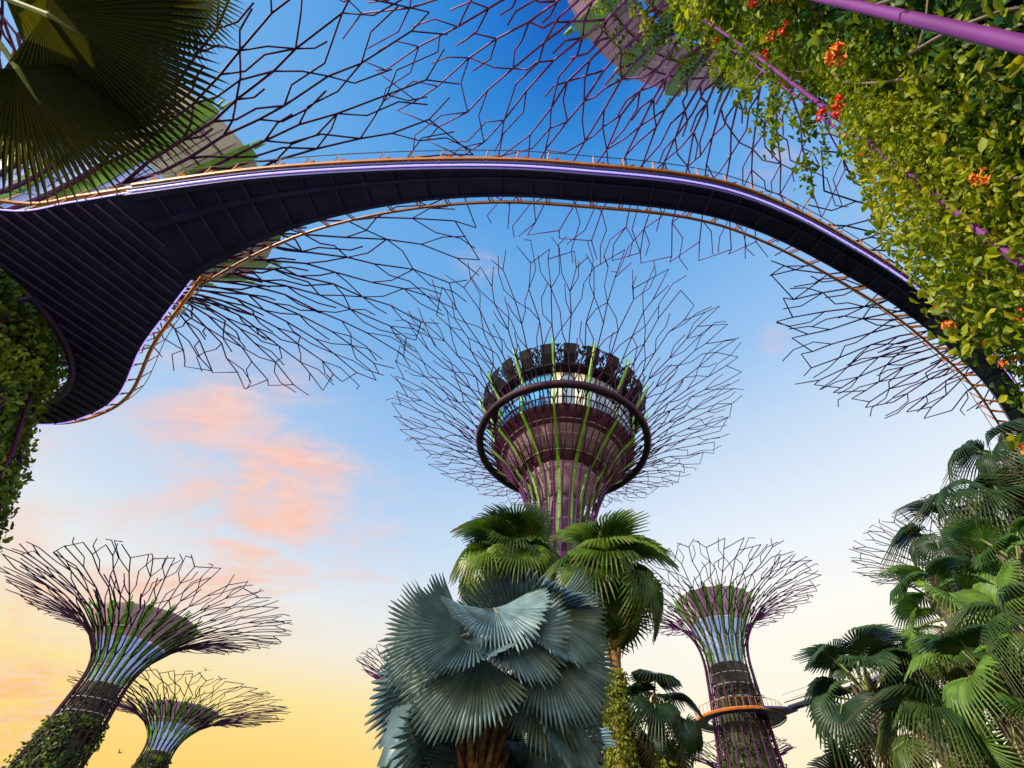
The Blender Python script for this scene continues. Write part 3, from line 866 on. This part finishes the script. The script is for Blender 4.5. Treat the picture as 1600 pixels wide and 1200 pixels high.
for k in range(44):
    an = 2 * PI * k / 44; m = MB()
    m.tube([(r_out * math.cos(an), r_out * math.sin(an), .3), ((r_out - .05) * math.cos(an), (r_out - .05) * math.sin(an), 1.35)], .03, 4); m.build('rail_post', M['orange_dk'], LD)


# ------------------------------------------------------------------ palms
def fan_blade(name, R, nseg, spread, fuse, fold, cup, droop, tip, material, seed):
    g = random.Random(seed); V = []; Q = []
    da = spread / nseg
    rings = [.03, .22, fuse * .75, fuse, fuse + (1 - fuse) * .5, 1.0]
    wf = [1, 1, 1, .96, .52, .04]

    def pos(a, rho, lift):
        x, y = rho * math.sin(a), rho * math.cos(a)
        z = lift + cup * (x * x) / R - droop * (max(0, y) ** 2) / R
        e_ = max(0, rho / R - fuse)
        return (x * (1 - .1 * e_), y, z - tip * e_ * e_ * R * 2)
    for s in range(nseg):
        a = -spread / 2 + (s + .5) * da
        Ls = R * (.74 + .26 * math.cos(a * .75)) * g.uniform(.93, 1.03); jit = g.uniform(-.12, .12) * da; tl = g.uniform(.4, 1.5)
        o = len(V)
        for k, (q, w) in enumerate(zip(rings, wf)):
            rho = q * Ls if k > 3 else q * R * (.74 + .26 * math.cos(a * .75)); aa = a + (jit if k > 3 else 0)
            h = fold * rho * da * (1 if k < 5 else .3)
            sag = -tip * .25 * R * tl * max(0, q - fuse) ** 2
            V.append(pos(aa - w * da / 2, rho * (.995), -h + sag)); V.append(pos(aa, rho * 1.0, h + sag)); V.append(pos(aa + w * da / 2, rho * .995, -h + sag))
        for k in range(5):
            b = o + k * 3; Q += [(b, b + 3, b + 4, b + 1), (b + 1, b + 4, b + 5, b + 2)]
    return np_mesh(name, np.array(V), [np.array(Q)], material)


def basis(a, n):
    a = Vector(a).normalized(); n = Vector(n); x = a.cross(n)
    if x.length < 1e-4: x = a.orthogonal()
    x.normalize(); n = x.cross(a)
    return Matrix((x, a, n)).transposed()


VAR = {}


def variants(key, R, mt, n=4, nseg=44, spread=5.0, fuse=.6, fold=.5, cup=.25, droop=.25, tip=.5):
    VAR[key] = [fan_blade('fan_blade', R * f, nseg, spread * rnd.uniform(.9, 1.05), fuse, fold, cup * rnd.uniform(.5, 1.6), droop * rnd.uniform(.5, 1.6), tip, LF[mt], 100 + i)
                for i, f in zip(range(n), (1.0, .92, 1.06, .85))]


variants('silver', 1.50, 'silver', nseg=52, spread=4.0, fuse=.75, cup=.30, droop=.22, tip=.35)
variants('silver_front', 1.32, 'silver', nseg=46, spread=3.0, fuse=.77, cup=.42, droop=.20, tip=.3)
variants('silver_small', 1.15, 'silver', nseg=40, spread=4.3, fuse=.62, cup=.30, droop=.25, tip=.35)
variants('green', 1.34, 'green', nseg=38, spread=4.9, fuse=.52, cup=.35, droop=.25, tip=.8)
variants('bright', .74, 'bright', nseg=36, spread=4.5, fuse=.46, cup=.35, droop=.30, tip=.8)
variants('mid', .74, 'mid', nseg=36, spread=4.5, fuse=.36, cup=.4, droop=.5, tip=1.6)
variants('deep_small', .85, 'deep', nseg=36, spread=4.6, fuse=.5, cup=.3, droop=.3, tip=.8)
variants('dead', .85, 'dead', nseg=26, spread=3.0, fuse=.5, cup=.9, droop=.2, tip=1.0)
variants('deep', .98, 'deep', nseg=32, spread=4.4, fuse=.30, cup=.4, droop=.4, tip=1.3)
variants('deep_round', 1.15, 'deep', nseg=40, spread=4.9, fuse=.66, cup=.3, droop=.2, tip=.4)
variants('olive', 1.15, 'olive', nseg=58, spread=3.5, fuse=.68, cup=.25, droop=.12, tip=.25)


def frond(root, crown, hub, axis, normal, mesh, stalk_mat, r=.022, sc=1.0):
    f = bpy.data.objects.new('frond', mesh); link(f, root)
    Mx = Matrix.Translation(Vector(hub) - root.location) @ basis(axis, normal).to_4x4() @ Matrix.Scale(sc, 4)
    f.matrix_basis = Mx
    inv = Mx.inverted(); a = inv @ (Vector(crown) - root.location); b = Vector((0, .02, 0))
    mid = a.lerp(b, .55) + Vector((0, 0, (a - b).length * .05))
    ext = Vector((0, mesh.vertices[0].co.length + .25, .0))
    m = MB(); m.tube([a, mid, b, ext], [r * 1.7, r * 1.1, r, r * .35], 5)
    m.build('stalk', stalk_mat, f)
    return f


def palm(name, label, crown, key, n, pet, e0, e1, droop0, droop1, trunk_r, seed, group=None, trunk_mat='wood', stalk='stalk', skip=None, twist=.35, boots=True, pw=1.0, dead=3):
    g = random.Random(seed); crown = Vector(crown)
    root = thing(name, label, 'palm', (crown.x, crown.y, 0), group)
    # trunk with old leaf bases
    h = crown.z; m = MB(); zs = np.linspace(-.2, h - .05, 15); rr = []
    m.tube([(g.uniform(-.03, .03), g.uniform(-.03, .03), z) for z in zs], [trunk_r * (1.25 - .25 * min(1, max(0, z) / 2)) * (1 + g.uniform(-.05, .05)) for z in zs], 14)
    if boots:
        for z in np.arange(max(.3, h - 2.6), h - .05, .085):
            for _ in range(2):
                an = g.uniform(0, 2 * PI); q = trunk_r * .92
                m.tube([(q * math.cos(an), q * math.sin(an), z), (q * 1.35 * math.cos(an), q * 1.35 * math.sin(an), z + .20), (q * 1.75 * math.cos(an), q * 1.75 * math.sin(an), z + .42)], [.07, .055, .02], 4)
    m.build('trunk', M[trunk_mat], root)
    az = g.uniform(0, 6.28)
    for i in range(n):
        q = (i + .5) / n; az += 2.39996 + g.uniform(-.2, .2)
        el_ = math.radians(e0 + (e1 - e0) * q ** pw + g.uniform(-8, 8)); dr = math.radians(droop0 + (droop1 - droop0) * q + g.uniform(-10, 10))
        hd = Vector((math.cos(az), math.sin(az), 0))
        if skip and skip(az, q): continue
        d = hd * math.cos(el_) + Vector((0, 0, math.sin(el_)))
        ea = el_ - dr; ax = hd * math.cos(ea) + Vector((0, 0, math.sin(ea)))
        nr = -hd * math.sin(ea) + Vector((0, 0, math.cos(ea)))
        nr = Matrix.Rotation(g.uniform(-twist, twist), 3, ax) @ nr
        c0 = crown + Vector((0, 0, -.5 * q)); p_ = pet * g.uniform(.75, 1.15) * (.75 + .3 * q)
        frond(root, c0, c0 + d * p_, ax, nr, VAR[key][g.randrange(4)], M[stalk])
    for i in range(dead):        # old brown leaves hanging below the crown
        az += 2.2; hd = Vector((math.cos(az), math.sin(az), 0)); c0 = crown + Vector((0, 0, -.55)); hb = c0 + hd * .38 + Vector((0, 0, -.35))
        frond(root, c0, hb, hd * .25 + Vector((0, 0, -1)), hd + Vector((0, 0, .2)), VAR['dead'][g.randrange(4)], M[stalk])
    return root


G1 = 'fan palms in the planting below the supertrees'
P1 = palm('fan_palm', 'big silver blue fan palm with broad drooping pleated leaves in the lower centre', (-1.50, 9.5, 4.45), 'silver', 15, 1.05, 46, -26, 22, 56, .17, 3,
          G1, 'wood', 'stalk_silver', dead=0, skip=lambda az, q: math.cos(az + PI / 2) > .45 and q > .15)
for hp, tp, d0, d1, sz in [((752, 1022), (648, 1140), 8.85, 8.45, 0), ((742, 985), (655, 1022), 8.9, 8.3, 1), ((772, 950), (800, 985), 9.0, 8.0, 3), ((788, 985), (868, 1040), 8.9, 8.3, 1),
                           ((850, 962), (945, 1012), 9.3, 9.0, 1), ((850, 1015), (930, 1105), 9.1, 8.7, 0), ((705, 985), (605, 1050), 9.4, 9.2, 1), ((845, 1045), (905, 1150), 9.3, 9.0, 0)]:
    hub = at(*hp, d0)
    frond(P1, Vector((-1.5, 9.5, 4.2)), hub, at(*tp, d1) - hub, (Vector((0, 0, CAM_Z)) - hub).normalized() * .75 + Vector((0, 0, .6)), VAR['silver_front'][sz], M['stalk_silver'])
for i in range(46):        # broad old leaf bases flaring from the top of its trunk
    an = i * 2.4; z_ = 4.25 - i * .035; ca, sa = math.cos(an), math.sin(an); m = MB()
    m.tube([(.15 * ca, .15 * sa, z_ - .42), (.22 * ca, .22 * sa, z_ - .12), (.36 * ca, .36 * sa, z_ + .22), (.46 * ca, .46 * sa, z_ + .40)], [.085, .075, .05, .018], 5)
    m.build('leaf_base', M['wood'], P1, True)
palm('fan_palm', 'upright green fan palm standing behind the silver palm on its left side', (-2.4, 16, 10.75), 'green', 24, 1.15, 82, -25, 5, 50, .17, 5, G1)
G2 = palm('fan_palm', 'taller green fan palm with bare brown trunk rising right of the silver palm', (1.15, 14, 8.9), 'green', 26, 1.25, 84, -45, 15, 60, .16, 6, G1)
palm('fan_palm', 'shorter dark fan palm close behind the yellow green creeper column', (2.2, 14.6, 5.5), 'deep_small', 12, .75, 60, -50, 20, 60, .15, 8, G1)
palm('fan_palm', 'small silver fan palm low behind the trunk of the big silver one', (-.7, 11.6, 3.3), 'silver_small', 14, .8, 60, -20, 20, 50, .13, 9, G1, stalk='stalk_silver')
palm('fan_palm', 'dark green fan palm low at the left foot of the silver palm', (-2.9, 11.8, 3.2), 'deep', 15, 1.0, 65, -40, 20, 55, .14, 10, G1)
palm('fan_palm', 'dark rounded fan palm standing alone in front of the walkway landing', (6.35, 11.5, 4.95), 'deep_small', 15, 1.0, 80, -15, 10, 55, .16, 12, G1, 'wood_grey')
palm('fan_palm', 'low dark fan palm under the lone round palm', (5.6, 12.2, 3.0), 'deep_small', 14, .8, 65, -30, 15, 50, .13, 13, G1)
k = 0
for (px, py, dist, key, nf, lab) in [
        (1470, 940, 13.5, 'bright', 13, 'bright green fan palm at the upper front of the right hand clump'),
        (1590, 880, 14.0, 'bright', 13, 'bright green fan palm topping the right hand clump at the picture edge'),
        (1545, 1065, 11.5, 'bright', 14, 'bright green fan palm with hanging leaves lowest in the right hand clump'),
        (1425, 1030, 14.5, 'mid', 11, 'dull green fan palm on the left flank of the right hand clump'),
        (1620, 1000, 11.5, 'mid', 11, 'dull green fan palm half cut by the right edge of the picture'),
        (1470, 1150, 11.5, 'mid', 11, 'dull green fan palm at the foot of the right hand clump'),
        (1535, 800, 17.5, 'deep', 15, 'dark ragged fan palm behind the bright clump on the right'),
        (1580, 715, 18.0, 'deep', 15, 'tallest dark ragged fan palm near the right edge below the flowering tree'),
        (1600, 830, 17.0, 'deep', 14, 'dark ragged fan palm between the bright clump and the tallest dark palm'),
        (1490, 850, 18.5, 'deep', 13, 'dark ragged fan palm in front of the far pale canopy')]:
    k += 1
    palm('fan_palm', lab, at(px, py, dist), key, nf, 1.2 if key == 'deep' else 0.8, 75, -45, 20, 70, .14, 30 + k, G1, 'wood_grey')

# near palm at the upper left
P0c = Vector((-3.75, -.1, 5.3))
P0 = thing('fan_palm', 'near fan palm hanging large dark olive leaves over the upper left corner', 'palm', (P0c.x, P0c.y, 0), G1)
m = MB(); m.tube([(0, 0, -.2), (.03, 0, 1.5), (0, .02, 3.2), (0, 0, P0c.z)], [.2, .17, .16, .18], 20)
for i in range(70):
    an = i * 2.4; z_ = P0c.z - .3 - i * .045; ca, sa = math.cos(an), math.sin(an)
    m.tube([(.14 * ca, .14 * sa, z_ - .2), (.19 * ca, .19 * sa, z_), (.25 * ca, .25 * sa, z_ + .2)], [.06, .05, .015], 4)
m.build('trunk', M['wood'], P0, True)
for hp, tp, d0, d1, sz in [((70, 20), (362, 195), 4.3, 4.15, 0), ((25, 105), (180, 345), 4.3, 4.0, 1), ((215, -60), (350, 90), 4.7, 4.6, 2),
                           ((-20, -70), (250, -60), 4.9, 5.1, 0)]:
    hub, tipp = at(*hp, d0), at(*tp, d1); ax = tipp - hub
    toc = Vector((0, 0, CAM_Z)) - hub
    frond(P0, P0c, hub, ax, -toc + Vector((0, 0, .6)), VAR['olive'][sz], M['stalk'], .02, ax.length / 1.2)

# creeper columns on the trunks right of the silver palm
for (lab, loc, z1, r, sd) in [('yellow green creeper covering the lower trunk of the tall green palm', (1.15, 14, 0), 6.1, .42, 1),
                              ('yellow green creeper column hanging just right of the palm trunk', (2.25, 14.4, 0), 4.7, .42, 2)]:
    g = np.random.default_rng(sd); n = 5200
    z = z1 * g.random(n) ** .8; th = g.uniform(0, 2 * PI, n); rr = r * (1.25 - .55 * (z / z1) ** 2) * (.55 + .5 * g.random(n))
    P = np.stack([rr * np.cos(th), rr * np.sin(th), z], 1); Nr = np.stack([np.cos(th), np.sin(th), .2 + 0 * th], 1)
    o = link(bpy.data.objects.new('creeper', leaf_mesh('creeper', P, Nr, .11, LF['gold'], sd + 5, .7, .5, 1.2))); o.location = loc
    tag(o, lab, 'creeper', 'creepers by the palm trunks')

# ------------------------------------------------------------------ flowers, stems and vines on the near tree
g = random.Random(99)


def on_trunk(th, z, off): return pfr.xyz_low(th, z, off)


def flower_mesh(sd, material):
    gg = random.Random(sd); m = MB()
    for i in range(9):
        d = Vector((gg.gauss(0, 1), gg.gauss(0, 1), gg.gauss(.2, .8))).normalized(); L_ = gg.uniform(.05, .085); s_ = d.orthogonal().normalized(); s2 = d.cross(s_)
        b = d * .012; m.tube([b, b + d * L_ * .6], [.006, .014], 5, False)
        for k in range(5):
            a = 2 * PI * k / 5; o = s_ * math.cos(a) + s2 * math.sin(a); o2 = s_ * math.cos(a + .6) + s2 * math.sin(a + .6); o3 = s_ * math.cos(a - .6) + s2 * math.sin(a - .6)
            c0 = b + d * L_ * .6
            m.add([c0, c0 + o3 * .02 + d * .015, c0 + o * .042 + d * .016, c0 + o2 * .02 + d * .015], [(0, 1, 2, 3)])
    return m.mesh('flower_cluster', material)


fm = [flower_mesh(1, M['red']), flower_mesh(2, M['orange_petal']), flower_mesh(3, M['orange_petal']), flower_mesh(4, M['red'])]
n = 0
while n < 100:
    th = g.uniform(math.radians(80), math.radians(175)); z = 4.5 + 17 * g.random() ** 1.3
    if n % 2:
        th = math.radians(g.uniform(92, 150)); z = g.uniform(3.5, 10.5)
        p = on_trunk(th, z, float(np.interp(z, [2.5, 4.3, 5.3, 7.3, 8.5, 10.5], [1.75, 1.7, 1.55, 1.3, 1.1, 1.0])) * g.uniform(.95, 1.1))
    else: p = on_trunk(th, z, g.uniform(1.1, 1.6))
    o = bpy.data.objects.new('flower_cluster', fm[g.randrange(4)]); link(o, TR)
    o.location = p; o.rotation_euler = (g.uniform(0, 6), g.uniform(0, 6), g.uniform(0, 6)); s_ = g.uniform(.45, .8) * (.75 + z / 16); o.scale = (s_, s_, s_); n += 1
for i in range(34):      # bare woody stems
    th = g.uniform(math.radians(85), math.radians(170)); z = g.uniform(2.5, 14); m = MB(); pts = []
    for q in range(9):
        pts.append(on_trunk(th, z, .65 + .25 * math.sin(q * 1.3 + i))); th += g.uniform(-.035, .035); z += g.uniform(.25, .6)
    pts = smooth(pts, 30)[0]; m.tube(pts, [.017 - .0004 * q for q in range(30)], 5); m.build('vine_stem', M['vine'], TR)
# hanging sprays at the canopy side of the foliage
gg = np.random.default_rng(5); SP = []; SN = []
for i in range(150):
    th = gg.uniform(A0, math.radians(190)); z0 = gg.uniform(8, 27); r0_ = (pfr.low(z0) if z0 < 24 else pfr.up((z0 - 24) / 30)[0]) + gg.uniform(.9, 1.7)
    p0 = np.array([r0_ * math.cos(th), r0_ * math.sin(th), z0]); d_ = np.array([math.cos(th) * .35, math.sin(th) * .35, -gg.uniform(.6, 1)])
    L_ = gg.uniform(.5, 1.7)
    for k_ in range(int(34 * L_)):
        t = gg.random() * L_; SP.append(p0 + d_ * t + gg.normal(0, .07, 3)); SN.append([math.cos(th), math.sin(th), .2])
link(bpy.data.objects.new('hanging_sprays', leaf_mesh('hanging_sprays', np.array(SP), np.array(SN), .14, LF['vine'], 9, .8, .55, .8)), TR)
# masses of vine hanging out over the walkway side
gg = np.random.default_rng(35); n = 95000
th = np.radians(gg.uniform(86, 134, n)); z = gg.uniform(2.5, 10.5, n); off_ = gg.random(n) ** .75 * np.interp(z, [2.5, 4.3, 5.3, 7.3, 8.5, 10.5], [1.9, 1.85, 1.7, 1.4, 1.05, .9])
r_ = np.array([pfr.low(q) for q in z]) + off_; P = np.stack([r_ * np.cos(th), r_ * np.sin(th), z], 1)
kp = vnoise(P, 1.5, 14) > (-.85 + .5 * off_); P = P[kp]; th = th[kp]
link(bpy.data.objects.new('overhanging_leaves', leaf_mesh('overhanging_leaves', P, np.stack([np.cos(th), np.sin(th), .3 + 0 * th], 1), .078, LF['vine'], 39, .9, .6, .8)), TR)
# jade leaves deep in the shaded side
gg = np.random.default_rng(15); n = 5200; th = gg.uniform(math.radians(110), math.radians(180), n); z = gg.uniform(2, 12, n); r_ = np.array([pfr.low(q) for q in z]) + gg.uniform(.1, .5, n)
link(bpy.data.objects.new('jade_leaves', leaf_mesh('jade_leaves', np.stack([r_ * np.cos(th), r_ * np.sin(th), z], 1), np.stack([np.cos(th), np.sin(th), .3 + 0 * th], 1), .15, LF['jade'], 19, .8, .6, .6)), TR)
# leaves climbing the first ribs of the flare
gg = np.random.default_rng(25); n = 15000; th = gg.uniform(math.radians(62), math.radians(200), n); t = gg.random(n) ** 1.3 * .40
RZ = np.array([pfr.up(q) for q in t]); r_ = RZ[:, 0] + gg.uniform(-.3, .9, n); P = np.stack([r_ * np.cos(th), r_ * np.sin(th), RZ[:, 1] + gg.normal(0, .2, n)], 1)
kp = vnoise(P, .9, 4) > (-.35 + 1.6 * t); P = P[kp]; th = th[kp]
link(bpy.data.objects.new('flare_leaves', leaf_mesh('flare_leaves', P, np.stack([np.cos(th), np.sin(th), -.2 + 0 * th], 1), .27, LF['vine'], 29, .9, .6, .7)), TR)

# ------------------------------------------------------------------ birds
for (px, py, dist, rz, lab) in [(321, 1047, 60, .3, 'tiny dark bird flying above the small supertree at lower left'), (187, 1176, 60, 1.2, 'tiny dark bird gliding just right of the large lower left trunk')]:
    m = MB(); m.tube([(0, -.22, 0), (0, -.1, .0), (0, .08, .01), (0, .2, .02), (0, .27, .02)], [.01, .05, .06, .04, .01], 6)
    for s_ in (-1, 1):
        m.add([(s_ * .03, -.06, .03), (s_ * .03, .09, .03), (s_ * .28, .12, .14), (s_ * .52, -.02, .10), (s_ * .25, -.05, .12)], [(0, 1, 2, 4), (4, 2, 3)])
    m.add([(-.03, -.2, 0), (.03, -.2, 0), (.06, -.36, 0), (-.06, -.36, 0)], [(0, 1, 2, 3)])
    o = m.build('bird', M['bird']); o.location = at(px, py, dist); o.rotation_euler = (.2, .3, rz); tag(o, lab, 'bird', 'birds in flight')

# ------------------------------------------------------------------ ground
m = MB(); nn = 64
vs = [(0, 0, 0)] + [(3000 * math.cos(2 * PI * i / nn), 3000 * math.sin(2 * PI * i / nn), 0) for i in range(nn)]
m.add(vs, [(0, 1 + i, 1 + (i + 1) % nn) for i in range(nn)])
tag(m.build('ground', M['grass']), kind='structure')
m = MB(); m.add([(-14, -12, .004), (-.4, -12, .004), (-.2, 5.5, .004), (-14, 6.5, .004)], [(0, 1, 2, 3)])
tag(m.build('path', M['stone']), kind='structure')
